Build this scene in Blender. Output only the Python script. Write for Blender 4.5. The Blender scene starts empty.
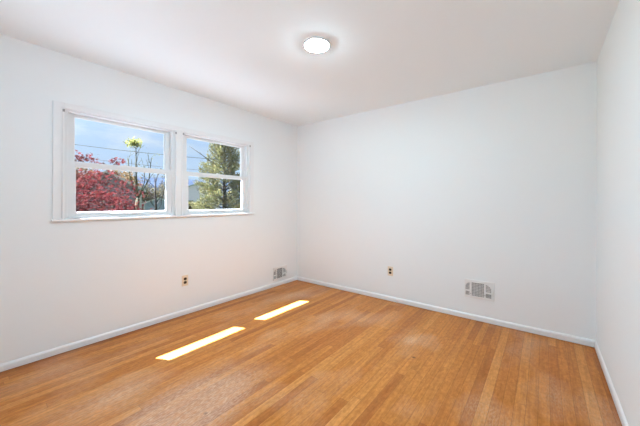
import bpy, math, random
from mathutils import Vector, Matrix

# ---------------------------------------------------------------- camera, sky, sun, exposure
S = bpy.context.scene
COL = S.collection
W, LEN, H = 3.431, 3.75, 2.43            # room: x 0..W, y -LEN..0, z 0..H
FPX, HORIZ = 286.52, 202.76                # focal length in pixels of a 640x426 frame, horizon row
cam = bpy.data.cameras.new('camera')
cam.sensor_fit = 'HORIZONTAL'
cam.sensor_width = 36.0
cam.lens = 36.0 * FPX / 640.0
cam.shift_y = -(213.0 - HORIZ) / 640.0
cam.clip_start, cam.clip_end = 0.02, 1000
co = bpy.data.objects.new('camera', cam)
co.location = (3.076, -3.3583, 1.2229)
co.rotation_euler = (Matrix.Rotation(math.radians(37.952), 3, 'Z') @ Matrix.Rotation(math.radians(90), 3, 'X') @ Matrix.Rotation(0.0025, 3, 'Z')).to_euler()
COL.objects.link(co)
S.camera = co

SUN_FROM = Vector((-1.0, -0.483, 1.65)).normalized()
SUN_POWER = 120.0
sl = bpy.data.lights.new('sun', 'SUN')
sl.energy, sl.angle, sl.color = SUN_POWER, math.radians(0.5), (0.945, 0.97, 1.08)
so = bpy.data.objects.new('sun', sl)
so.rotation_euler = SUN_FROM.to_track_quat('Z', 'Y').to_euler()
so.location = SUN_FROM * 60
COL.objects.link(so)

LAMP_POWER = 350.0                        # radiance of the ceiling lamp's diffuser
SKY_POWER = 1.0
SKY_GLOW = 15.0

world = bpy.data.worlds.new('sky')
S.world = world
world.use_nodes = True
nt = world.node_tree
nt.nodes.clear()
def N(tree, kind, **kw):
    n = tree.nodes.new(kind)
    for k, v in kw.items():
        setattr(n, k, v)
    return n
tc = N(nt, 'ShaderNodeTexCoord')
sep = N(nt, 'ShaderNodeSeparateXYZ')
nt.links.new(tc.outputs['Generated'], sep.inputs[0])
ramp = N(nt, 'ShaderNodeValToRGB')
ramp.color_ramp.elements[0].position = 0.0
ramp.color_ramp.elements[0].color = (0.61, 0.77, 0.98, 1)
ramp.color_ramp.elements[1].position = 0.32
ramp.color_ramp.elements[1].color = (0.41, 0.62, 0.96, 1)
nt.links.new(sep.outputs['Z'], ramp.inputs[0])
mp = N(nt, 'ShaderNodeMapping')
mp.inputs['Scale'].default_value = (3.0, 3.0, 9.0)
mp.inputs['Location'].default_value = (0.4, 0.1, 0.0)
nt.links.new(tc.outputs['Generated'], mp.inputs[0])
cn = N(nt, 'ShaderNodeTexNoise')
cn.inputs['Scale'].default_value = 1.5
cn.inputs['Detail'].default_value = 7
nt.links.new(mp.outputs[0], cn.inputs['Vector'])
cr = N(nt, 'ShaderNodeValToRGB')
cr.color_ramp.elements[0].position, cr.color_ramp.elements[1].position = 0.55, 0.78
nt.links.new(cn.outputs['Fac'], cr.inputs[0])
mx = N(nt, 'ShaderNodeMixRGB')
mx.inputs[2].default_value = (0.93, 0.96, 1.0, 1)
nt.links.new(cr.outputs[0], mx.inputs[0])
nt.links.new(ramp.outputs[0], mx.inputs[1])
bg = N(nt, 'ShaderNodeBackground')
bg.inputs['Strength'].default_value = SKY_POWER
# bright hazy glow of the high sky around the sun
dt = N(nt, 'ShaderNodeVectorMath', operation='DOT_PRODUCT')
dt.inputs[1].default_value = SUN_FROM
nt.links.new(tc.outputs['Generated'], dt.inputs[0])
cl = N(nt, 'ShaderNodeMath', operation='MAXIMUM')
cl.inputs[1].default_value = 0.0
nt.links.new(dt.outputs['Value'], cl.inputs[0])
pw = N(nt, 'ShaderNodeMath', operation='POWER')
pw.inputs[1].default_value = 9.0
nt.links.new(cl.outputs[0], pw.inputs[0])
gm = N(nt, 'ShaderNodeVectorMath', operation='SCALE')
gm.inputs[0].default_value = (0.86 * SKY_GLOW, 0.98 * SKY_GLOW, 1.12 * SKY_GLOW)
nt.links.new(pw.outputs[0], gm.inputs['Scale'])
ad = N(nt, 'ShaderNodeVectorMath', operation='ADD')
nt.links.new(mx.outputs[0], ad.inputs[0])
nt.links.new(gm.outputs[0], ad.inputs[1])
nt.links.new(ad.outputs[0], bg.inputs[0])
wo = N(nt, 'ShaderNodeOutputWorld')
nt.links.new(bg.outputs[0], wo.inputs[0])

S.view_settings.view_transform = 'Standard'
S.view_settings.look = 'None'
S.view_settings.exposure = 0.04
S.view_settings.gamma = 1.0
S.view_settings.use_curve_mapping = False
S.cycles.max_bounces = 16
S.cycles.diffuse_bounces = 12
S.cycles.glossy_bounces = 6
S.cycles.transparent_max_bounces = 24
S.cycles.sample_clamp_indirect = 6.0
S.cycles.use_denoising = True

# ---------------------------------------------------------------- materials
def mat(name, color, rough=0.5, spec=0.5, metal=0.0, vary=0.0, bump=0.0, scale=20.0, coat=0.0):
    """principled paint / metal with a little procedural noise in colour and relief"""
    m = bpy.data.materials.new(name)
    m.use_nodes = True
    t = m.node_tree
    p = t.nodes['Principled BSDF']
    p.inputs['Roughness'].default_value = rough
    p.inputs['Specular IOR Level'].default_value = spec
    p.inputs['Metallic'].default_value = metal
    p.inputs['Coat Weight'].default_value = coat
    c = N(t, 'ShaderNodeTexCoord')
    n = N(t, 'ShaderNodeTexNoise')
    n.inputs['Scale'].default_value = scale
    n.inputs['Detail'].default_value = 4
    t.links.new(c.outputs['Object'], n.inputs['Vector'])
    r = N(t, 'ShaderNodeValToRGB')
    r.color_ramp.elements[0].position, r.color_ramp.elements[1].position = 0.3, 0.7
    r.color_ramp.elements[0].color = [x * (1 - vary) for x in color] + [1]
    r.color_ramp.elements[1].color = [min(1, x * (1 + vary)) for x in color] + [1]
    t.links.new(n.outputs['Fac'], r.inputs[0])
    t.links.new(r.outputs[0], p.inputs['Base Color'])
    if bump:
        b = N(t, 'ShaderNodeBump')
        b.inputs['Strength'].default_value = bump
        b.inputs['Distance'].default_value = 0.002
        t.links.new(n.outputs['Fac'], b.inputs['Height'])
        t.links.new(b.outputs[0], p.inputs['Normal'])
    return m

def leaf_mat(name, colors, translucent=0.3):
    """every leaf its own tone; some light passes through"""
    m = bpy.data.materials.new(name)
    m.use_nodes = True
    t = m.node_tree
    t.nodes.clear()
    g = N(t, 'ShaderNodeNewGeometry')
    r = N(t, 'ShaderNodeValToRGB')
    e = r.color_ramp.elements
    while len(e) < len(colors):
        e.new(0.5)
    for i, c in enumerate(colors):
        e[i].position = i / (len(colors) - 1)
        e[i].color = tuple(c) + (1,)
    t.links.new(g.outputs['Random Per Island'], r.inputs[0])
    d = N(t, 'ShaderNodeBsdfDiffuse')
    tr = N(t, 'ShaderNodeBsdfTranslucent')
    t.links.new(r.outputs[0], d.inputs[0])
    t.links.new(r.outputs[0], tr.inputs[0])
    x = N(t, 'ShaderNodeMixShader')
    x.inputs[0].default_value = translucent
    t.links.new(d.outputs[0], x.inputs[1])
    t.links.new(tr.outputs[0], x.inputs[2])
    o = N(t, 'ShaderNodeOutputMaterial')
    t.links.new(x.outputs[0], o.inputs[0])
    return m

SCUFF_GLARE = [(1.40, -2.45, 0.42), (2.15, -0.85, 0.16), (0.95, -2.75, 0.26)]   # painted window glare (first), then scuffed places: x, y, reach
def floor_mat():
    m = bpy.data.materials.new('oak_strip_floor')
    m.use_nodes = True
    t = m.node_tree
    p = t.nodes['Principled BSDF']
    L = t.links.new
    def math_(op, a, b=None, c=None):
        n = N(t, 'ShaderNodeMath', operation=op)
        for i, v in enumerate((a, b, c)):
            if v is None:
                continue
            if isinstance(v, (int, float)):
                n.inputs[i].default_value = v
            else:
                L(v, n.inputs[i])
        return n.outputs[0]
    c = N(t, 'ShaderNodeTexCoord')
    s = N(t, 'ShaderNodeSeparateXYZ')
    L(c.outputs['Object'], s.inputs[0])
    X, Y = s.outputs[0], s.outputs[1]
    u = math_('DIVIDE', math_('ADD', X, 10.0), 0.0575)
    row = math_('FLOOR', u)
    wn = N(t, 'ShaderNodeTexWhiteNoise', noise_dimensions='1D')
    L(row, wn.inputs['W'])
    v = math_('DIVIDE', math_('ADD', math_('ADD', Y, 20.0), math_('MULTIPLY', wn.outputs['Value'], 7.0)), 1.25)
    colm = math_('FLOOR', v)
    cb = N(t, 'ShaderNodeCombineXYZ')
    L(row, cb.inputs[0]); L(colm, cb.inputs[1])
    wh = N(t, 'ShaderNodeTexWhiteNoise', noise_dimensions='2D')
    L(cb.outputs[0], wh.inputs['Vector'])
    hsh = wh.outputs['Value']
    tone = N(t, 'ShaderNodeValToRGB')
    cols = [(0.0, (0.40, 0.128, 0.026)), (0.18, (0.51, 0.183, 0.037)), (0.5, (0.56, 0.212, 0.043)),
            (0.85, (0.60, 0.240, 0.054)), (1.0, (0.65, 0.280, 0.074))]
    e = tone.color_ramp.elements
    while len(e) < len(cols):
        e.new(0.5)
    for i, (pos, cc) in enumerate(cols):
        e[i].position = pos
        e[i].color = cc + (1,)
    L(hsh, tone.inputs[0])
    # grain, drawn out along the boards and different on each
    gv = N(t, 'ShaderNodeCombineXYZ')
    L(math_('MULTIPLY', X, 55.0), gv.inputs[0])
    L(math_('MULTIPLY', Y, 3.0), gv.inputs[1])
    L(math_('MULTIPLY', hsh, 40.0), gv.inputs[2])
    gn = N(t, 'ShaderNodeTexNoise')
    gn.inputs['Scale'].default_value = 1.0
    gn.inputs['Detail'].default_value = 6
    gn.inputs['Distortion'].default_value = 0.6
    L(gv.outputs[0], gn.inputs['Vector'])
    gr = N(t, 'ShaderNodeValToRGB')
    gr.color_ramp.elements[0].position, gr.color_ramp.elements[1].position = 0.32, 0.66
    gr.color_ramp.elements[0].color = (0.62, 0.52, 0.42, 1)
    gr.color_ramp.elements[1].color = (1.08, 1.08, 1.08, 1)
    L(gn.outputs['Fac'], gr.inputs[0])
    m1 = N(t, 'ShaderNodeMixRGB', blend_type='MULTIPLY')
    m1.inputs[0].default_value = 0.55
    L(tone.outputs[0], m1.inputs[1]); L(gr.outputs[0], m1.inputs[2])
    # fine cross fleck of old lacquer
    fv2 = N(t, 'ShaderNodeMapping')
    fv2.inputs['Scale'].default_value = (45.0, 22.0, 1.0)
    L(c.outputs['Object'], fv2.inputs[0])
    fk = N(t, 'ShaderNodeTexNoise')
    fk.inputs['Scale'].default_value = 1.0
    fk.inputs['Detail'].default_value = 8
    fk.inputs['Roughness'].default_value = 0.75
    L(fv2.outputs[0], fk.inputs['Vector'])
    fr_ = N(t, 'ShaderNodeValToRGB')
    fr_.color_ramp.elements[0].position, fr_.color_ramp.elements[1].position = 0.36, 0.64
    fr_.color_ramp.elements[0].color = (0.76, 0.70, 0.62, 1)
    fr_.color_ramp.elements[1].color = (1.14, 1.18, 1.25, 1)
    L(fk.outputs['Fac'], fr_.inputs[0])
    m1b = N(t, 'ShaderNodeMixRGB', blend_type='MULTIPLY')
    m1b.inputs[0].default_value = 0.85
    L(m1.outputs[0], m1b.inputs[1]); L(fr_.outputs[0], m1b.inputs[2])
    # scuffed finish with cross scratches, plus window glare painted as a paler patch
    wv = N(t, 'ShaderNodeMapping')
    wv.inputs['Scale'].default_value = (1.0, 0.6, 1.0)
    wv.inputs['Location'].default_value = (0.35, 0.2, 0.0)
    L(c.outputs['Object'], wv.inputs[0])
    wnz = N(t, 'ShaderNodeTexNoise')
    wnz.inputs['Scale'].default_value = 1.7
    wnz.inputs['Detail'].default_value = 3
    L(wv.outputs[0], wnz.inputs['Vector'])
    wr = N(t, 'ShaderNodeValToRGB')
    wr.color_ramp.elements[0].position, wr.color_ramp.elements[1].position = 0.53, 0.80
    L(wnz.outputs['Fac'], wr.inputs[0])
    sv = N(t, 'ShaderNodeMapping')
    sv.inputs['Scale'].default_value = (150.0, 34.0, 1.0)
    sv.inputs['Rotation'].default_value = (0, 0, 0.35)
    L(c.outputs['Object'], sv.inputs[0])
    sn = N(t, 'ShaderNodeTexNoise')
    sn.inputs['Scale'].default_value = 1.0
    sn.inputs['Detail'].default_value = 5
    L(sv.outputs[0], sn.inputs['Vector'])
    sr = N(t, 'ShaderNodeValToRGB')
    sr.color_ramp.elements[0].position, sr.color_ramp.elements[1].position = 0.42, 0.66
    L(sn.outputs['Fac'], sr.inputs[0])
    scuff_glare = wr.outputs[0]
    for bx, by, rad in SCUFF_GLARE:
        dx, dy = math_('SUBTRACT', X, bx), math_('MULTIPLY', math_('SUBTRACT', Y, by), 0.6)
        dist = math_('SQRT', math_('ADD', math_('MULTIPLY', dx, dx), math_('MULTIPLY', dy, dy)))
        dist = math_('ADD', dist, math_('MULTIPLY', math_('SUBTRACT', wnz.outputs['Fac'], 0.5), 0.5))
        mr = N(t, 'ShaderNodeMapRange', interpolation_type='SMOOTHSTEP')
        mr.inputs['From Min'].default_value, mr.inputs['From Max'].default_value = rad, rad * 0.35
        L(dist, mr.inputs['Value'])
        scuff_glare = math_('MAXIMUM', scuff_glare, mr.outputs[0])
    wear_glare = math_('MULTIPLY', scuff_glare, math_('ADD', math_('MULTIPLY', sr.outputs[0], 0.9), 0.15))
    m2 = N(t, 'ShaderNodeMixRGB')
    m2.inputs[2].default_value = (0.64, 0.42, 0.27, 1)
    L(math_('MULTIPLY', wear_glare, 0.8), m2.inputs[0])
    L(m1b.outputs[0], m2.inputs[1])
    # joints between boards
    fu = math_('FRACT', u)
    du = math_('MINIMUM', fu, math_('SUBTRACT', 1.0, fu))
    fv = math_('FRACT', v)
    dv = math_('MULTIPLY', math_('MINIMUM', fv, math_('SUBTRACT', 1.0, fv)), 1.25 / 0.0575)
    dm = math_('MINIMUM', du, dv)
    jr = N(t, 'ShaderNodeMapRange')
    jr.inputs['From Min'].default_value = 0.0
    jr.inputs['From Max'].default_value = 0.028
    L(dm, jr.inputs['Value'])
    m3 = N(t, 'ShaderNodeMixRGB')
    m3.inputs[1].default_value = (0.08, 0.028, 0.008, 1)
    L(math_('ADD', math_('MULTIPLY', jr.outputs[0], 0.6), 0.4), m3.inputs[0])
    L(m2.outputs[0], m3.inputs[2])
    # darker timber knots
    vo = N(t, 'ShaderNodeTexVoronoi')
    vo.inputs['Scale'].default_value = 1.9
    L(c.outputs['Object'], vo.inputs['Vector'])
    kr = N(t, 'ShaderNodeMapRange')
    kr.inputs['From Min'].default_value = 0.012
    kr.inputs['From Max'].default_value = 0.035
    L(vo.outputs['Distance'], kr.inputs['Value'])
    m4 = N(t, 'ShaderNodeMixRGB')
    m4.inputs[1].default_value = (0.16, 0.06, 0.02, 1)
    L(kr.outputs[0], m4.inputs[0])
    L(m3.outputs[0], m4.inputs[2])
    L(m4.outputs[0], p.inputs['Base Color'])
    ro = math_('ADD', math_('MULTIPLY', scuff_glare, -0.06), math_('ADD', math_('MULTIPLY', gn.outputs['Fac'], 0.12), 0.30))
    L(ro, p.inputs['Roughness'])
    L(math_('ADD', math_('MULTIPLY', scuff_glare, 0.7), 0.18), p.inputs['Specular IOR Level'])
    bp = N(t, 'ShaderNodeBump')
    bp.inputs['Strength'].default_value = 0.25
    bp.inputs['Distance'].default_value = 0.0015
    hgt = math_('ADD', jr.outputs[0], math_('MULTIPLY', sn.outputs['Fac'], math_('MULTIPLY', scuff_glare, 0.9)))
    L(hgt, bp.inputs['Height'])
    L(bp.outputs[0], p.inputs['Normal'])
    return m

def glass_mat():
    m = bpy.data.materials.new('window_glass')
    m.use_nodes = True
    t = m.node_tree
    t.nodes.clear()
    tr = N(t, 'ShaderNodeBsdfTransparent')
    tr.inputs[0].default_value = (0.97, 0.985, 0.98, 1)
    gl = N(t, 'ShaderNodeBsdfGlossy')
    gl.inputs['Roughness'].default_value = 0.0
    ly = N(t, 'ShaderNodeLayerWeight')
    ly.inputs[0].default_value = 0.5
    pw = N(t, 'ShaderNodeMath', operation='POWER')
    pw.inputs[1].default_value = 5.0
    t.links.new(ly.outputs['Facing'], pw.inputs[0])
    lw = N(t, 'ShaderNodeMath', operation='MULTIPLY_ADD')
    lw.inputs[1].default_value, lw.inputs[2].default_value = 0.9, 0.03
    t.links.new(pw.outputs[0], lw.inputs[0])
    x = N(t, 'ShaderNodeMixShader')
    t.links.new(lw.outputs[0], x.inputs[0])
    t.links.new(tr.outputs[0], x.inputs[1])
    t.links.new(gl.outputs[0], x.inputs[2])
    o = N(t, 'ShaderNodeOutputMaterial')
    t.links.new(x.outputs[0], o.inputs[0])
    return m

def emit_mat(name, color, power):
    m = bpy.data.materials.new(name)
    m.use_nodes = True
    t = m.node_tree
    t.nodes.clear()
    e = N(t, 'ShaderNodeEmission')
    e.inputs[0].default_value = tuple(color) + (1,)
    e.inputs[1].default_value = power
    o = N(t, 'ShaderNodeOutputMaterial')
    t.links.new(e.outputs[0], o.inputs[0])
    return m

def siding_mat(name, color, pitch=0.14):
    """horizontal lap siding: relief and a fine joint line"""
    m = bpy.data.materials.new(name)
    m.use_nodes = True
    t = m.node_tree
    p = t.nodes['Principled BSDF']
    p.inputs['Roughness'].default_value = 0.7
    c = N(t, 'ShaderNodeTexCoord')
    s = N(t, 'ShaderNodeSeparateXYZ')
    t.links.new(c.outputs['Object'], s.inputs[0])
    d = N(t, 'ShaderNodeMath', operation='DIVIDE'); d.inputs[1].default_value = pitch
    t.links.new(s.outputs[2], d.inputs[0])
    f = N(t, 'ShaderNodeMath', operation='FRACT')
    t.links.new(d.outputs[0], f.inputs[0])
    r = N(t, 'ShaderNodeValToRGB')
    r.color_ramp.elements[0].position, r.color_ramp.elements[1].position = 0.03, 0.1
    r.color_ramp.elements[0].color = [x * 0.55 for x in color] + [1]
    r.color_ramp.elements[1].color = list(color) + [1]
    t.links.new(f.outputs[0], r.inputs[0])
    t.links.new(r.outputs[0], p.inputs['Base Color'])
    b = N(t, 'ShaderNodeBump'); b.inputs['Distance'].default_value = 0.01
    t.links.new(f.outputs[0], b.inputs['Height'])
    t.links.new(b.outputs[0], p.inputs['Normal'])
    return m

M = {}
M['wall'] = mat('wall_paint', (0.845, 0.874, 0.883), 0.75, 0.25, vary=0.006, bump=0.06, scale=160)
M['ceil'] = mat('ceiling_paint', (0.852, 0.897, 0.92), 0.8, 0.2, vary=0.006, bump=0.06, scale=160)
M['trim'] = mat('trim_paint', (0.8256, 0.8304, 0.8352), 0.35, 0.45, vary=0.004, scale=30)
M['vinyl'] = mat('window_vinyl', (0.7656, 0.7744, 0.7832), 0.32, 0.45, vary=0.003, scale=30)
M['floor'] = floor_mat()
M['glass'] = glass_mat()
M['lamp'] = emit_mat('lamp_diffuser', (0.71, 0.98, 1.12), LAMP_POWER)
M['lamp_ring'] = mat('lamp_ring', (0.85, 0.85, 0.84), 0.4, vary=0.003)
M['register'] = mat('register_enamel', (0.82, 0.82, 0.81), 0.4, vary=0.006)
M['duct'] = mat('duct_metal', (0.4032, 0.4032, 0.4032), 0.6, metal=0.2, vary=0.1)
M['duct_dark'] = mat('duct_dark', (0.02, 0.02, 0.02), 0.7, vary=0.1)  # near-black put in for the unlit depth of the open duct
M['plate'] = mat('ivory_plate', (0.80, 0.70, 0.54), 0.4, vary=0.01)
M['brown'] = mat('brown_bakelite', (0.030, 0.014, 0.006), 0.35, vary=0.1)
M['slot'] = mat('slot_dark', (0.005, 0.004, 0.004), 0.6)
M['screw'] = mat('screw_metal', (0.30, 0.29, 0.28), 0.4, metal=0.8, vary=0.05)
M['wallout'] = siding_mat('own_siding', (0.5, 0.5, 0.5))
M['roof'] = mat('roof_shingle', (0.0434, 0.0434, 0.0456), 0.9, vary=0.3, scale=40)
M['grass'] = mat('lawn_grass', (0.0239, 0.0325, 0.0122), 0.95, 0.1, vary=0.35, scale=3)
M['bounce_patio'] = mat('bounce_concrete', (0.0942, 0.1067, 0.1159), 0.9, 0.2, vary=0.08, bump=0.2, scale=6)
M['hill'] = mat('hill_haze', (0.0131, 0.0181, 0.0286), 1.0, 0.0, vary=0.15, scale=0.2)
M['bark_dark'] = mat('bark_dark', (0.0228, 0.0183, 0.0169), 0.9, 0.1, vary=0.3, scale=12)
M['bark_moss'] = mat('bark_mossy', (0.0423, 0.0439, 0.0251), 0.9, 0.1, vary=0.3, scale=12)
M['maple'] = leaf_mat('maple_leaf', [(0.0237, 0.0043, 0.0054), (0.0427, 0.0065, 0.0075), (0.0592, 0.0091, 0.0107), (0.0805, 0.0163, 0.0178), (0.0617, 0.0163, 0.0126)], 0.35)
M['conifer'] = leaf_mat('conifer_needles', [(0.0413, 0.0485, 0.0210), (0.0813, 0.0864, 0.0362), (0.1256, 0.1211, 0.0528), (0.1773, 0.1499, 0.0754)], 0.25)
M['yellow'] = leaf_mat('spring_leaf', [(0.0920, 0.1010, 0.0246), (0.1379, 0.1459, 0.0391), (0.1725, 0.1683, 0.0683)], 0.35)
M['olive'] = leaf_mat('olive_leaf', [(0.0357, 0.0338, 0.0175), (0.0583, 0.0522, 0.0293), (0.0843, 0.0705, 0.0438)], 0.3)
M['tan'] = leaf_mat('tan_leaf', [(0.0666, 0.0406, 0.0183), (0.0973, 0.0630, 0.0287), (0.1178, 0.0810, 0.0418)], 0.3)
M['grey_siding'] = siding_mat('grey_siding', (0.0886, 0.1042, 0.1303))
M['blue_siding'] = siding_mat('blue_siding', (0.1527, 0.1996, 0.2605))
M['white_siding'] = siding_mat('white_siding', (0.6251, 0.5624, 0.6336))
M['house_trim'] = mat('house_trim', (0.2917, 0.3056, 0.2917), 0.5, vary=0.02)
M['dark_pane'] = mat('dark_pane', (0.03, 0.04, 0.05), 0.1, vary=0.05)
M['wire'] = mat('wire_black', (0.006, 0.007, 0.008), 0.9, 0.05, vary=0.05)
M['pole'] = mat('pole_wood', (0.09, 0.065, 0.045), 0.9, vary=0.2)

# ---------------------------------------------------------------- mesh helpers
class MB:
    """collects shapes; build() links them as one mesh object"""
    def __init__(self):
        self.v, self.f, self.sm = [], [], []
    def add(self, vs, fs, smooth=False):
        o = len(self.v)
        self.v += [tuple(p) for p in vs]
        self.f += [tuple(i + o for i in q) for q in fs]
        self.sm += [smooth] * len(fs)
    def box(self, a, b):
        x0, y0, z0 = [min(a[i], b[i]) for i in range(3)]
        x1, y1, z1 = [max(a[i], b[i]) for i in range(3)]
        self.add([(x0, y0, z0), (x1, y0, z0), (x1, y1, z0), (x0, y1, z0), (x0, y0, z1), (x1, y0, z1), (x1, y1, z1), (x0, y1, z1)],
                 [(0, 3, 2, 1), (4, 5, 6, 7), (0, 1, 5, 4), (1, 2, 6, 5), (2, 3, 7, 6), (3, 0, 4, 7)])
        return self
    def prism(self, poly, vec):
        """closed planar polygon of 3-D points pushed along vec"""
        vec = Vector(vec)
        n = len(poly)
        a = [Vector(p) for p in poly]
        nrm = sum(((a[i] - a[0]).cross(a[(i + 1) % n] - a[0]) for i in range(1, n)), Vector())
        if nrm.dot(vec) > 0:
            a.reverse()
        b = [p + vec for p in a]
        self.add(a + b, [tuple(range(n)), tuple(range(2 * n - 1, n - 1, -1))] +
                 [(i, i + n, (i + 1) % n + n, (i + 1) % n) for i in range(n)])
        return self
    def tube(self, pts, radii, n=6):
        pts = [Vector(p) for p in pts]
        if isinstance(radii, (int, float)):
            radii = [radii] * len(pts)
        vs, fs = [], []
        ref = None
        for i, p in enumerate(pts):
            d = (pts[min(i + 1, len(pts) - 1)] - pts[max(i - 1, 0)]).normalized()
            if ref is None:
                ref = d.orthogonal().normalized()
            ref = (ref - d * ref.dot(d)).normalized()
            q = d.cross(ref)
            for k in range(n):
                t = 2 * math.pi * k / n
                vs.append(p + (ref * math.cos(t) + q * math.sin(t)) * radii[i])
        for i in range(len(pts) - 1):
            for k in range(n):
                fs.append((i * n + k, i * n + (k + 1) % n, (i + 1) * n + (k + 1) % n, (i + 1) * n + k))
        fs.append(tuple(range(n - 1, -1, -1)))
        fs.append(tuple((len(pts) - 1) * n + k for k in range(n)))
        self.add(vs, fs, True)
        return self
    def lathe(self, prof, c=(0, 0, 0), n=48, axis='z'):
        """prof: (radius, height) rows turned about an axis"""
        vs, fs = [], []
        for r, h in prof:
            for k in range(n):
                t = 2 * math.pi * k / n
                a, b = r * math.cos(t), r * math.sin(t)
                p = (a, b, h) if axis == 'z' else (h, a, b)
                vs.append((c[0] + p[0], c[1] + p[1], c[2] + p[2]))
        for i in range(len(prof) - 1):
            for k in range(n):
                fs.append((i * n + k, i * n + (k + 1) % n, (i + 1) * n + (k + 1) % n, (i + 1) * n + k))
        fs.append(tuple(range(n - 1, -1, -1)))
        fs.append(tuple((len(prof) - 1) * n + k for k in range(n)))
        self.add(vs, fs, True)
        return self
    def build(self, name, m, parent=None, bevel=0.0, loc=None):
        me = bpy.data.meshes.new(name)
        vs = self.v
        if loc is not None:
            vs = [(x - loc[0], y - loc[1], z - loc[2]) for x, y, z in vs]
        me.from_pydata(vs, [], self.f)
        me.polygons.foreach_set('use_smooth', self.sm)
        me.materials.append(m)
        me.update()
        o = bpy.data.objects.new(name, me)
        if loc is not None:
            o.location = loc
        COL.objects.link(o)
        if parent is not None:
            o.parent = parent
        if bevel:
            b = o.modifiers.new('bevel', 'BEVEL')
            b.width, b.segments, b.limit_method = bevel, 2, 'ANGLE'
        return o

def empty(name, loc=(0, 0, 0), rz=0.0):
    o = bpy.data.objects.new(name, None)
    o.location = loc
    o.rotation_euler = (0, 0, rz)
    o.empty_display_size = 0.1
    COL.objects.link(o)
    return o
def tag(o, label, cat, group=None):
    o['label'], o['category'] = label, cat
    if group:
        o['group'] = group
    return o
def struct(o):
    o['kind'] = 'structure'
    return o

# ---------------------------------------------------------------- room shell
EAVE_X, EAVE_Z = -0.60, 2.285
T = 0.15                                   # wall thickness
# openings of the two windows in the left wall
OP = [(-2.806, -1.909), (-1.838, -0.947)]  # y range
OZ0, OZ1 = 1.075, 1.985
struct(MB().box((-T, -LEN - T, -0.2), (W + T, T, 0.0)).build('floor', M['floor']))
struct(MB().box((-T, -LEN - T, H), (W + T, T, H + 0.15)).build('ceiling', M['ceil']))
wl = MB()
ys = [-LEN - T, OP[0][0], OP[0][1], OP[1][0], OP[1][1], T]
for i in (0, 2, 4):
    wl.box((-T, ys[i], 0), (0, ys[i + 1], H))
for i in (1, 3):
    wl.box((-T, ys[i], 0), (0, ys[i + 1], OZ0))
    wl.box((-T, ys[i], OZ1), (0, ys[i + 1], H))
struct(wl.build('wall_left', M['wall']))
struct(MB().box((0, 0, 0), (W, T, H)).build('wall_back', M['wall']))
struct(MB().box((W, -LEN, 0), (W + T, T, H)).build('wall_right', M['wall']))
RX0, RX1, RZ0, RZ1 = 0.75, 2.75, 0.85, 2.03   # unseen window added behind the camera to let in fill daylight
struct(MB().box((0, -LEN - T, 0), (RX0, -LEN, H)).box((RX1, -LEN - T, 0), (W + T, -LEN, H))
       .box((RX0, -LEN - T, 0), (RX1, -LEN, RZ0)).box((RX0, -LEN - T, RZ1), (RX1, -LEN, H)).build('wall_rear', M['wall']))
w3 = struct(empty('fill_window', ((RX0 + RX1) / 2, -LEN, RZ0)))
def put3(mb, nm, m, b=0.002):
    o = mb.build(nm, m, w3, b, loc=w3.location)
    o.location = (0, 0, 0)
ya, yb = -LEN - 0.10, -LEN + 0.014
put3(MB().box((RX0 - .06, ya, RZ0 - .03), (RX0 + .04, yb, RZ1 + .05)).box((RX1 - .04, ya, RZ0 - .03), (RX1 + .06, yb, RZ1 + .05))
     .box((RX0 + .04, ya, RZ1 - .04), (RX1 - .04, yb, RZ1 + .05)).box((RX0 + .04, ya, RZ0 - .03), (RX1 - .04, yb, RZ0 + .04)), 'frame', M['vinyl'])
put3(MB().box(((RX0 + RX1) / 2 - .03, ya + .02, RZ0 + .04), ((RX0 + RX1) / 2 + .03, yb - .05, RZ1 - .04)), 'fill_window_mullion', M['vinyl'])
put3(MB().box((RX0 + .04, ya + .04, RZ0 + .04), (RX1 - .04, ya + .044, RZ1 - .04)), 'pane', M['glass'], 0)
struct(MB().prism([(EAVE_X, -LEN - 0.60, EAVE_Z), (EAVE_X, -LEN - T, EAVE_Z), (EAVE_X, -LEN - T, H + 0.15), (EAVE_X, -LEN - 0.60, EAVE_Z + 0.16)], (6, 0, 0)).build('trim_12', M['house_trim']))  # added unseen eave, keeps direct sun out of the rear window
# roof edge above the windows, its soffit shades the glass
struct(MB().prism([(EAVE_X, -LEN - T, EAVE_Z), (-T, -LEN - T, EAVE_Z), (-T, -LEN - T, H + 0.15), (EAVE_X, -LEN - T, EAVE_Z + 0.14)], (0, 7.0, 0)).build('trim_10', M['house_trim']))
struct(MB().prism([(-T, -6, -1.0), (0.0, -6, -1.0), (0.0, -6, -0.2), (-T, -6, -0.2)], (0, 8.5, 0)).build('trim_11', M['wallout']))

# baseboards: eased top, small shoulder
def base_profile(h, d):
    return [(0, 0), (d, 0), (d, h - 0.016), (d - 0.003, h - 0.008), (d - 0.007, h - 0.002), (0, h)]
def baseboard(name, p0, p1, inward, h=0.054, d=0.012):
    p0, p1, inward = Vector(p0), Vector(p1), Vector(inward)
    poly = [p0 + inward * a + Vector((0, 0, b + 0.004)) for a, b in base_profile(h, d)]
    return struct(MB().prism(poly, p1 - p0).build(name, M['trim']))
baseboard('baseboard_left', (0, -LEN, 0), (0, 0, 0), (1, 0, 0))
baseboard('baseboard_back', (0.013, 0, 0), (3.181, 0, 0), (0, -1, 0))
baseboard('baseboard_back_end', (3.182, 0, 0), (W - 0.013, 0, 0), (0, -1, 0), h=0.056, d=0.016)
baseboard('baseboard_right', (W, -LEN, 0), (W, 0, 0), (-1, 0, 0))
baseboard('baseboard_rear', (0.013, -LEN, 0), (W - 0.013, -LEN, 0), (0, 1, 0))

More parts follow.
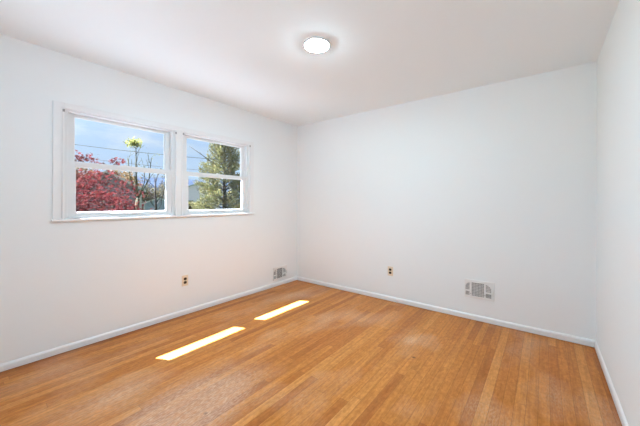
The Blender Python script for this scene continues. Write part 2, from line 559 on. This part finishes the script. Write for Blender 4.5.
# ---------------------------------------------------------------- windows
P = 0.012                                   # how far the casing stands off the wall
struct(MB().box((0, -2.872, 1.085), (P, OP[0][0] + 0.004, 2.03)).build('trim_1', M['trim'], bevel=0.003))
struct(MB().box((0, OP[1][1] - 0.004, 1.085), (P, -0.878, 2.03)).build('trim_2', M['trim'], bevel=0.003))
struct(MB().box((0, OP[0][0] + 0.004, OZ1 - 0.004), (P, OP[1][1] - 0.004, 2.03)).build('trim_3', M['trim'], bevel=0.003))
struct(MB().box((0, OP[0][1] - 0.004, 1.085), (P, OP[1][0] + 0.004, OZ1 - 0.004)).build('trim_4', M['trim'], bevel=0.003))
struct(MB().box((-0.03, -2.880, 1.066), (0.022, -0.870, 1.085)).build('trim_5', M['trim'], bevel=0.004))   # stool

for i, (y0, y1) in enumerate(OP):           # raised bead round each opening
    b, q = 0.011, P + 0.007
    struct(MB().box((0, y0 - b, 1.085), (q, y0 + 0.002, OZ1 + b)).box((0, y1 - 0.002, 1.085), (q, y1 + b, OZ1 + b))
           .box((0, y0 + 0.002, OZ1 - 0.002), (q, y1 - 0.002, OZ1 + b)).build('trim_%d' % (6 + i), M['trim'], bevel=0.002))

def make_window(name, y0, y1):
    """vinyl double-hung: frame, an outer upper sash and an inner lower sash, panes, lock"""
    root = struct(empty(name, (0, (y0 + y1) / 2, OZ0)))
    L = (0, (y0 + y1) / 2, OZ0)
    def put(mb, nm, m, parent=root, bevel=0.002):
        o = mb.build(nm, m, parent, bevel, loc=L)
        o.location = (0, 0, 0)
        return o
    zb, zt = OZ0 + 0.012, OZ1
    fr = 0.030
    f = MB()
    f.box((-0.13, y0, zb), (-0.006, y0 + fr, zt)).box((-0.13, y1 - fr, zb), (-0.004, y1, zt))
    f.box((-0.13, y0 + fr, zt - 0.016), (-0.004, y1 - fr, zt)).box((-0.13, y0 + fr, zb), (-0.004, y1 - fr, zb + 0.018))
    for a in (y0 + fr, y1 - fr - 0.008):    # parting stops between the two tracks
        f.box((-0.054, a, zb + 0.018), (-0.048, a + 0.008, zt - 0.016))
    put(f, 'frame', M['vinyl'])
    zm = 1.542                              # middle of the meeting rails
    a0, a1 = y0 + fr, y1 - fr
    st = 0.048
    def sash(nm, x0, x1, z0, z1, bot, top, lift):
        s = MB()
        s.box((x0, a0, z0), (x1, a0 + st, z1)).box((x0, a1 - st, z0), (x1, a1, z1))
        s.box((x0, a0 + st, z0), (x1, a1 - st, z0 + bot)).box((x0, a0 + st, z1 - top), (x1, a1 - st, z1))
        b = 0.007                           # sloped glazing bead shown as a step
        x1b = x1 - 0.008
        s.box((x0 + .006, a0 + st, z0 + bot), (x1b, a0 + st + b, z1 - top)).box((x0 + .006, a1 - st - b, z0 + bot), (x1b, a1 - st, z1 - top))
        s.box((x0 + .006, a0 + st + b, z0 + bot), (x1b, a1 - st - b, z0 + bot + b)).box((x0 + .006, a0 + st + b, z1 - top - b), (x1b, a1 - st - b, z1 - top))
        if lift:
            s.box((x1, (a0 + a1) / 2 - 0.12, z0 + 0.012), (x1 + 0.010, (a0 + a1) / 2 + 0.12, z0 + 0.020))
        o = put(s, nm, M['vinyl'])
        xm = (x0 + x1) / 2
        g = MB().box((xm - .002, a0 + st, z0 + bot), (xm + .002, a1 - st, z1 - top))
        put(g, 'pane', M['glass'], o, 0)
        return o
    sash('upper_sash', -0.086, -0.056, zm - 0.020, zt - 0.016, 0.040, 0.022, False)
    lo = sash('lower_sash', -0.046, -0.014, zb + 0.018, zm + 0.018, 0.030, 0.036, True)
    k = MB().box((-0.044, (y0 + y1) / 2 - 0.028, zm + 0.018), (-0.018, (y0 + y1) / 2 + 0.028, zm + 0.024))
    k.lathe([(0.011, 0), (0.011, 0.008), (0.008, 0.010)], (-0.031, (y0 + y1) / 2, zm + 0.024), 16)
    put(k, 'sash_lock', M['vinyl'], lo, 0.001)
    return root
make_window('window_1', *OP[0])
make_window('window_2', *OP[1])

# small metal blind brackets left on the casing at the upper corners
for (y, z, lab) in ((-2.808, 1.965, 'small dark metal blind bracket at the outer corner above the red tree window'),
                    (-1.911, 1.955, 'small dark metal blind bracket beside the mullion, on the red tree window side'),
                    (-1.832, 1.960, 'small dark metal blind bracket beside the mullion, on the conifer window side'),
                    (-0.945, 1.968, 'small dark metal blind bracket at the outer corner above the conifer window')):
    b = tag(empty('blind_bracket', (P + 0.007, y, z)), lab, 'bracket', 'blind brackets on the window casing')
    MB().box((0, -0.007, -0.011), (0.003, 0.007, 0.011)).build('plate', M['screw'], b, 0.001)
    MB().lathe([(0.0045, 0.003), (0.0045, 0.010), (0.003, 0.011)], n=12, axis='x').build('screw', M['screw'], b)

# ---------------------------------------------------------------- outlets, registers, ceiling lamp
def outlet(loc, rz, label):
    """built facing +x, turned by rz"""
    r = tag(empty('power_outlet', loc, rz), label, 'outlet', 'wall outlets')
    MB().box((0, -0.035, -0.0575), (0.006, 0.035, 0.0575)).build('cover_plate', M['plate'], r, 0.003)
    for dz in (-0.0195, 0.0195):
        n = 28
        pts = []
        for k in range(n):
            t = 2 * math.pi * k / n
            pts.append((0.006, 0.0172 * math.cos(t), dz + max(-0.0138, min(0.0138, 0.0172 * math.sin(t)))))
        q = MB().prism(pts, (0.0025, 0, 0)).build('socket', M['brown'], r)
        s = MB()
        s.box((0.0085, -0.0075, dz - 0.001), (0.0088, -0.0055, dz + 0.008)).box((0.0085, 0.0055, dz - 0.001), (0.0088, 0.0075, dz + 0.007))
        s.lathe([(0.0024, 0.0085), (0.0024, 0.0088)], (0, 0, dz - 0.007), 12, 'x')
        s.build('slots', M['slot'], q)
    MB().lathe([(0.0035, 0.006), (0.003, 0.0075)], n=14, axis='x').build('screw', M['screw'], r)
    return r
outlet((0, -1.802, 0.373), 0, 'ivory wall outlet with two brown sockets, under the windows')
outlet((1.573, 0, 0.373), -math.pi / 2, 'ivory wall outlet with two brown sockets, on the wall facing the camera')

def register(loc, rz, label, duct):
    """white vent cover facing +x: arched side lights, a wide grid in the middle, a margin at one end"""
    r = tag(empty('floor_register', loc, rz), label, 'vent', 'wall registers')
    A, B = 0.136, 0.086                     # half width, half height
    # openings as (y0, y1, z0, z1, arch)
    holes = [(-0.128, -0.090, -0.012, 0.056, -1), (-0.128, -0.090, -0.064, -0.027, 0),
             (-0.070, 0.044, -0.066, 0.062, 0),
             (0.060, 0.108, -0.012, 0.056, 1), (0.060, 0.108, -0.064, -0.027, 0)]
    D = 0.010
    # cover with true openings: strips between the holes, arches filled at their shoulder
    f = MB()
    ycuts = [-A, -0.128, -0.090, -0.070, 0.044, 0.060, 0.108, A]
    f.box((0, -A, -B), (D, ycuts[1], B)).box((0, ycuts[2], -B), (D, ycuts[3], B)).box((0, ycuts[4], -B), (D, ycuts[5], B)).box((0, ycuts[6], -B), (D, A, B))
    for (y0, y1, zs) in ((-0.128, -0.090, (-B, -0.064, -0.027, -0.012, 0.056, B)), (0.060, 0.108, (-B, -0.064, -0.027, -0.012, 0.056, B)), (-0.070, 0.044, (-B, -0.066, 0.062, B))):
        for k in range(0, len(zs), 2):
            f.box((0, y0, zs[k]), (D, y1, zs[k + 1]))
    for (y0, y1, z0, z1, arch) in holes:
        if arch:
            R = y1 - y0
            cy, ey = (y1, y0) if arch < 0 else (y0, y1)
            cz = z1 - R
            arc = [(0.0005, cy + arch * R * math.cos(t), cz + R * math.sin(t)) for t in [k * math.pi / 2 / 8 for k in range(9)]]
            f.prism(arc + [(0.0005, ey, z1 + 0.0005)], (D - 0.001, 0, 0))
    f.build('cover', M['register'], r)
    MB().box((0.0002, -A + 0.004, -B + 0.004), (0.0012, A - 0.004, B - 0.004)).build('duct_opening', duct, r)
    g = MB()
    for (y0, y1, z0, z1, arch) in holes:
        n = max(2, round((y1 - y0) / 0.0135))
        for k in range(1, n):
            y = y0 + (y1 - y0) * k / n
            g.box((0.005, y - 0.0013, z0), (0.008, y + 0.0013, z1))
        n = max(2, round((z1 - z0) / 0.0135))
        for k in range(1, n):
            z = z0 + (z1 - z0) * k / n
            g.box((0.0045, y0, z - 0.0010), (0.007, y1, z + 0.0010))
    g.build('louvers', M['register'], r)
    MB().box((D, 0.117, -0.022), (D + 0.012, 0.123, 0.016)).build('damper_lever', M['register'], r, 0.001)
    for sy in (-0.080, 0.052):
        MB().lathe([(0.004, D), (0.003, D + 0.002)], (0, sy, -0.045), 12, 'x').build('screw', M['screw'], r)
    r.scale = (1, 1, 1.1)
    return r
register((2.553, 0, 0.325), -math.pi / 2, 'white metal vent register with arched corners, on the wall facing the camera', M['duct'])
register((0, -0.375, 0.187), 0, 'white metal vent register with arched corners, just above baseboard near far corner', M['duct_dark'])

lamp = tag(empty('ceiling_light', (1.715, -1.657, H)), 'round white flush ceiling light, switched on', 'lamp')
MB().lathe([(0.099, 0.0), (0.099, -0.013), (0.097, -0.016), (0.092, -0.016), (0.091, 0.0)]).build('trim_ring', M['lamp_ring'], lamp)
MB().lathe([(0.0905, -0.009)] + [(0.0905 * math.cos(t), -0.0145 - 0.014 * math.sin(t)) for t in [k * math.pi / 2 / 8 * 0.98 for k in range(9)]]).build('diffuser', M['lamp'], lamp)

# ---------------------------------------------------------------- outdoors
G = -1.0                                    # ground level outside
struct(MB().box((-90, -60, G - 0.3), (-5.2, 90, G)).build('ground', M['grass']))
struct(MB().box((-5.2, -20, G - 0.3), (12, 20, G)).build('bounce_patio', M['bounce_patio']))  # added unseen paving that bounces sunlight up to the ceiling
hl = MB()
prof = []
for k in range(41):
    a = k / 40
    prof.append((-190 + 110 * a * 1.1, -110 + 230 * a, G + 10.0 + 1.6 * math.sin(a * 9 + 1) + 0.8 * math.sin(a * 23)))
for k in range(40):
    (x0, y0, z0), (x1, y1, z1) = prof[k], prof[k + 1]
    back = Vector((-60, 28, 0))
    front = Vector((40, -18, 0))
    a0, a1 = Vector((x0, y0, z0)), Vector((x1, y1, z1))
    f0, f1 = a0 + front, a1 + front
    b0, b1 = a0 + back, a1 + back
    f0.z = f1.z = b0.z = b1.z = G - 0.5
    hl.add([f0, f1, a1, a0, b1, b0], [(0, 1, 2, 3), (3, 2, 4, 5)], True)
hh = struct(hl.build('hills', M['hill']))

RND = random.Random(7)
def rv(s=1.0):
    return Vector((RND.uniform(-s, s), RND.uniform(-s, s), RND.uniform(-s, s)))
def leaf(mb, p, size, kind='oval', up=0.5):
    nrm = (rv() + Vector((0, 0, up))).normalized()
    a = nrm.orthogonal().normalized()
    a = Matrix.Rotation(RND.uniform(0, 6.28), 3, nrm) @ a
    b = nrm.cross(a)
    if kind == 'palmate':
        vs = []
        for k in range(10):
            t = math.pi * 2 * k / 10
            r = size * (0.62 if k % 2 == 0 else 0.24)
            vs.append(p + a * math.cos(t) * r + b * math.sin(t) * r + nrm * (0.1 * size if k % 2 else 0))
        mb.add(vs, [tuple(range(10))])
    else:
        w = 0.32 if kind == 'oval' else 0.12
        mb.add([p - a * size * .5, p + b * size * w, p + a * size * .5, p - b * size * w + nrm * size * 0.05], [(0, 1, 2, 3)])
def limb(mb, p, d, length, r, depth, tips, spread=0.7, lift=0.15, kids=(2, 3), shrink=0.72):
    pts, rad = [p], [r]
    q, dd = Vector(p), Vector(d).normalized()
    for k in range(4):
        dd = (dd + rv(0.16) + Vector((0, 0, lift * 0.3))).normalized()
        q = q + dd * length / 4
        pts.append(q); rad.append(r * (1 - 0.12 * (k + 1)))
    mb.tube(pts, rad, 5 if depth else 4)
    if depth == 0:
        tips.append((pts[-1], dd)); tips.append((pts[2], dd))
        return
    for k in range(RND.randint(*kids)):
        nd = (dd + rv(spread) + Vector((0, 0, lift))).normalized()
        limb(mb, pts[-1] if k < 2 else pts[2], nd, length * shrink * RND.uniform(0.8, 1.1), r * 0.55, depth - 1, tips, spread, lift, kids, shrink)

# red maple: low spreading dome a few metres outside the first window
def maple(loc):
    r = tag(empty('maple_tree', loc), 'red leaved maple tree outside the first window, in front of the grey house', 'tree')
    tk, tips = MB(), []
    tk.tube([(0, 0, 0), (0.03, 0.02, 0.4), (-0.02, 0.05, 0.8)], [0.10, 0.08, 0.07], 8)
    for k in range(7):
        t = k * 0.9 + 0.3
        limb(tk, Vector((-0.02, 0.05, 0.75)), Vector((math.cos(t), math.sin(t), 0.75)), 0.85, 0.04, 3, tips, 0.65, 0.05, (2, 3), 0.7)
    cr = MB()
    for p, d in tips:
        for k in range(5):
            leaf(cr, p + rv(0.10), RND.uniform(0.06, 0.10), 'palmate', 1.0)
    # flat sprays of leaves over the dome, with gaps between them
    for c in range(112):
        while True:
            q = rv()
            if 0.35 < q.length < 1.0 and q.z > -0.5:
                break
        p = Vector((q.x * 2.0, q.y * 2.0, 1.78 + q.z * 1.72))
        sx, sz = RND.uniform(0.16, 0.32), RND.uniform(0.05, 0.10)
        for k in range(int(45 + 200 * sx)):
            leaf(cr, p + Vector((RND.gauss(0, sx), RND.gauss(0, sx), RND.gauss(0, sz) - 0.1 * sx)), RND.uniform(0.06, 0.10), 'palmate', 1.0)
    # a few upright sprigs over the top of the dome
    for (dx, dy, z, sw) in ((0.31, 0.61, 3.52, .13), (0.22, 0.50, 3.44, .10), (0.46, 0.78, 3.42, .10), (1.08, 1.21, 3.38, .12), (0.70, 0.95, 3.24, .12)):
        tk.tube([(dx * .4, dy * .4, 2.2), (dx * .8, dy * .8, 2.9), (dx, dy, z)], [0.02, 0.012, 0.005], 5)
        for k in range(34):
            leaf(cr, Vector((dx, dy, z)) + Vector((RND.gauss(0, sw), RND.gauss(0, sw), RND.gauss(0, .06))), RND.uniform(0.06, 0.10), 'palmate', 0.8)
    tk.build('trunk', M['bark_dark'], r)
    cr.build('crown', M['maple'], r)
    return r
maple(Vector((-7.4, -1.75, G)))

def conifer(loc, height, reach):
    r = tag(empty('conifer_tree', loc), 'tall olive green conifer with feathery branches outside the second window', 'tree')
    tk, cr = MB(), MB()
    tk.tube([(0, 0, 0), (0.03, 0, height * .4), (0.0, 0.03, height * .75), (0, 0, height)], [0.16, 0.11, 0.06, 0.015], 8)
    tk.tube([(0, 0, 4.0), (-0.34, -0.73, 4.54), (-0.60, -1.20, 4.92), (-0.80, -1.60, 5.22)], [0.03, 0.024, 0.016, 0.006], 5)   # bare branch
    tk.tube([(-0.50, -1.02, 4.78), (-0.72, -1.10, 5.02)], [0.010, 0.004], 4)
    z = 0.5
    while z < height - 0.1:
        f = 1 - (z / height)
        ln = reach * (0.12 + 0.95 * f ** 0.75)
        for k in range(7):
            t = RND.uniform(0, 6.28)
            rise = 0.25 + 0.6 * (1 - f)
            d = Vector((math.cos(t), math.sin(t), rise)).normalized()
            l = ln * RND.uniform(0.7, 1.12)
            pts = [Vector((0, 0, z)) + d * l * s + Vector((0, 0, -0.25 * l * s * s * f)) for s in (0, .35, .7, 1.0)]
            tk.tube(pts, [0.022, 0.016, 0.010, 0.004], 4)
            n = int(24 + 95 * l)
            for j in range(n):
                s = RND.uniform(0.18, 1.0) ** 0.8
                i = min(2, int(s / 0.34))
                p = Vector((0, 0, z)) + d * l * s + Vector((0, 0, -0.25 * l * s * s * f))
                side = d.cross(Vector((0, 0, 1))).normalized()
                off = RND.uniform(-1, 1) * 0.26 * l * (1.05 - s) + RND.gauss(0, 0.04)
                q = p + side * off + Vector((0, 0, RND.gauss(0.02, 0.07)))
                dirn = (d * 0.8 + side * (1 if off > 0 else -1) * 0.5 + Vector((0, 0, 0.35)) + rv(0.25)).normalized()
                w = dirn.cross(rv()).normalized()
                sz = RND.uniform(0.07, 0.16)
                cr.add([q, q + dirn * sz * .5 + w * sz * .14, q + dirn * sz, q + dirn * sz * .5 - w * sz * .14], [(0, 1, 2, 3)])
        z += 0.17
    tk.build('trunk', M['bark_dark'], r)
    cr.build('crown', M['conifer'], r)
    return r
conifer(Vector((-10.95, 5.95, G)), 6.1, 2.3)

def tree_spring(loc):
    r = tag(empty('budding_tree', loc), 'thin forked tree with yellow green leaves at its top, beyond the red maple', 'tree')
    tk = MB()
    B = Vector((0, 0, 0))
    fork = Vector((0.05, 0.05, 2.45))
    tk.tube([B, (0.04, 0, 1.2), fork], [0.11, 0.10, 0.095], 7)
    ends = []
    for (dx, dy, z, ra) in ((-0.32, -0.30, 4.5, .045), (0.02, -0.03, 5.05, .05), (0.55, 0.50, 4.55, .04), (0.28, 0.28, 4.1, .03), (-0.12, -0.10, 3.9, .03)):
        e = Vector((dx, dy, z))
        mid = fork.lerp(e, 0.5) + Vector((dx * .25, dy * .25, 0)) + rv(.05)
        tk.tube([fork - Vector((0, 0, .1)), mid, e], [ra, ra * .75, ra * .35], 5)
        ends.append(e)
        tips = []
        for k in range(3):
            limb(tk, mid.lerp(e, 0.35 * k), (e - mid).normalized() + rv(0.7), 0.42, ra * .35, 1, tips, 0.6, 0.2)
    tk.build('trunk', M['bark_moss'], r)
    cr = MB()
    for k in range(600):
        q = Vector((RND.gauss(0, .15), RND.gauss(0, .15), RND.gauss(0, .10)))
        leaf(cr, Vector((-0.08, -0.10, 5.28)) + q, RND.uniform(0.06, 0.12), 'oval', 0.4)
    for e in ends[1:4]:
        for k in range(14):
            leaf(cr, e + Vector((RND.gauss(0, .2), RND.gauss(0, .2), RND.gauss(0, .15))), RND.uniform(0.05, 0.09), 'oval', 0.4)
    cr.build('crown', M['yellow'], r)
    return r
tree_spring(Vector((-13.57, 2.50, G)))

def bare_tree(loc, h, label, lean, m='bark_dark', leafm=None, n=0):
    r = tag(empty('bare_tree', loc), label, 'tree')
    tk, tips = MB(), []
    top = Vector((lean[0], lean[1], h))
    tk.tube([(0, 0, 0), top * 0.5 + Vector((.04, .03, 0)), top], [0.10, 0.075, 0.03], 6)
    for k in range(9):
        p = top * (0.38 + 0.068 * k)
        t = k * 2.4
        limb(tk, p, Vector((math.cos(t), math.sin(t), 1.0)), h * 0.20 * (1.25 - 0.08 * k), 0.026, 2, tips, 0.5, 0.2)
    tk.build('trunk', M[m], r)
    if leafm:
        cr = MB()
        for i in range(n):
            p, d = RND.choice(tips)
            leaf(cr, p + rv(0.16), RND.uniform(0.06, 0.13), 'oval', 0.3)
        cr.build('crown', M[leafm], r)
    return r
bare_tree(Vector((-16.0, 4.43, G)), 3.7, 'dark bare tree with thin trunk beyond the first window, right of the forked tree', (-0.05, -0.03), 'bark_dark', 'olive', 160)

# shrubby trees in the distance, each its own tone and size
spots = [(-39.3, 12.9, 4.7, 1.7, 'olive', 'rounded olive tree between the grey house and the far garage'),
         (-38.0, 9.2, 7.2, 2.2, 'tan', 'tan budding tree rising over the right slope of the grey house roof'),
         (-44.4, 17.6, 5.6, 2.3, 'olive', 'olive shrubby tree behind the bare tree, beyond the blue grey garage'),
         (-54.0, 15.6, 7.6, 2.4, 'tan', 'pale tan tree far behind the forked tree'),
         (-44.0, 6.4, 8.0, 2.6, 'tan', 'tan tree far behind the grey house gable'),
         (-20.3, 8.75, 2.3, 0.8, 'olive', 'low green bush in front of the white house')]
for (x, y, h, w, m, lab) in spots:
    r = tag(empty('budding_tree', (x, y, G)), lab, 'tree', 'trees in the distance')
    tk, tips = MB(), []
    tk.tube([(0, 0, 0), (0.05, 0, h * .45), (0, 0.05, h * .8)], [0.13, 0.09, 0.04], 6)
    for k in range(6):
        limb(tk, Vector((0.03, 0, h * (.3 + .07 * k))), Vector((math.cos(k * 2.4), math.sin(k * 2.4), .8)), w * .6, .04, 1, tips, .6, .15)
    tk.build('trunk', M['bark_moss'], r)
    cr = MB()
    for k in range(3400):
        while True:
            q = rv()
            if q.length < 1:
                break
        p = Vector((q.x * w, q.y * w, h * 0.58 + q.z * h * 0.43)) * (0.92 + 0.1 * math.sin(q.x * 7) * math.sin(q.z * 6 + q.y * 5))
        leaf(cr, p, RND.uniform(0.16, 0.32), 'oval', 0.4)
    cr.build('crown', M[m], r)

def house(name, corner, depth_dir, width, depth, eave, peak, siding, label, win=()):
    """gable-ended house; corner = right front corner at the ground as seen from the room"""
    e = Vector((depth_dir[0], depth_dir[1], 0)).normalized()
    rz = math.atan2(e.y, e.x)
    r = tag(empty(name, (corner[0], corner[1], G), rz), label, 'house')
    # local frame: +x runs away from the viewer, +y to the viewer's left when looking along +x
    mid = width / 2
    MB().prism([(0, 0, 0), (0, width, 0), (0, width, eave), (0, mid, peak), (0, 0, eave)], (depth, 0, 0)).build('walls', M[siding], r)
    th, ov = 0.14, 0.28
    sl = (peak - eave) / mid
    for s in (-1, 1):
        yo = mid + s * (mid + ov)
        zo = eave - sl * ov
        poly = [(-ov, mid, peak), (-ov, yo, zo), (-ov, yo, zo + th), (-ov, mid, peak + th)]
        MB().prism(poly, (depth + 2 * ov, 0, 0)).build('roof_slope', M['roof'], r)
        MB().prism([(-ov - .03, mid, peak - .02), (-ov - .03, yo, zo - .02), (-ov - .03, yo, zo + th + .01), (-ov - .03, mid, peak + th + .01)], (0.03, 0, 0)).build('rake_board', M['house_trim'], r)
    for y in (0, width - 0.12):
        MB().box((-0.02, y - 0.01, 0), (-0.0, y + 0.13, eave)).build('corner_board', M['house_trim'], r)
    for (y, z, w, h) in win:
        f = MB().box((-.05, y - w / 2 - .08, z - .08), (-0.001, y + w / 2 + .08, z)).box((-.05, y - w / 2 - .08, z + h), (-0.001, y + w / 2 + .08, z + h + .08))
        f.box((-.05, y - w / 2 - .08, z), (-0.001, y - w / 2, z + h)).box((-.05, y + w / 2, z), (-0.001, y + w / 2 + .08, z + h)).box((-.045, y - w / 2, z + h / 2 - .03), (-0.001, y + w / 2, z + h / 2 + .03))
        o = f.build('window_frame', M['house_trim'], r)
        MB().box((-.02, y - w / 2, z), (-0.002, y + w / 2, z + h)).build('window_glass', M['dark_pane'], o)
    return r
house('neighbour_house', (-18.9, 4.69), (-0.938, 0.347), 3.8, 8.0, 3.08, 4.16, 'grey_siding',
      'dark grey gabled house behind the red maple', [(2.55, 2.25, 0.8, 0.5), (1.2, 1.0, 0.8, 1.1)])
house('garage', (-30.1, 12.2), (-0.93, 0.37), 3.0, 5.0, 2.05, 2.65, 'blue_siding', 'low blue grey garage far off, right of the bare tree')
house('white_house', (-29.0, 17.4), (-0.90, 0.44), 4.2, 6.0, 3.9, 4.6, 'white_siding', 'pale white house far off, partly behind the conifer', [(3.6, 1.2, .8, 1.2)])

# overhead wires between two poles
def pole(loc, h, label):
    r = tag(empty('utility_pole', loc), label, 'pole', 'utility poles')
    MB().tube([(0, 0, 0), (0, 0, h)], [0.13, 0.09], 10).build('post', M['pole'], r)
    MB().box((-0.5, -0.05, h - 0.45), (0.5, 0.05, h - 0.33)).build('crossarm', M['pole'], r, 0.01)
    return r
PA, PB = Vector((-18.5, -2.6, G)), Vector((-5.6, 7.5, G))
pole(PA, 6.1, 'wooden utility pole outside, hidden by the wall left of the windows')
pole(PB, 5.2, 'wooden utility pole outside, hidden by the wall right of the windows')
for i, (za, zb, sag, lab) in enumerate(((5.72, 4.05, 0.28, 'black overhead wire, upper of the two crossing the sky'),
                                         (5.15, 3.55, 0.34, 'black overhead wire, lower of the two crossing the sky'))):
    pts = []
    for k in range(25):
        a = k / 24
        p = PA.lerp(PB, a)
        pts.append((p.x, p.y, G + za + (zb - za) * a - sag * 4 * a * (1 - a)))
    tag(MB().tube(pts, 0.010 if i == 0 else 0.006, 5).build('utility_wire', M['wire']), lab, 'wire', 'overhead wires')
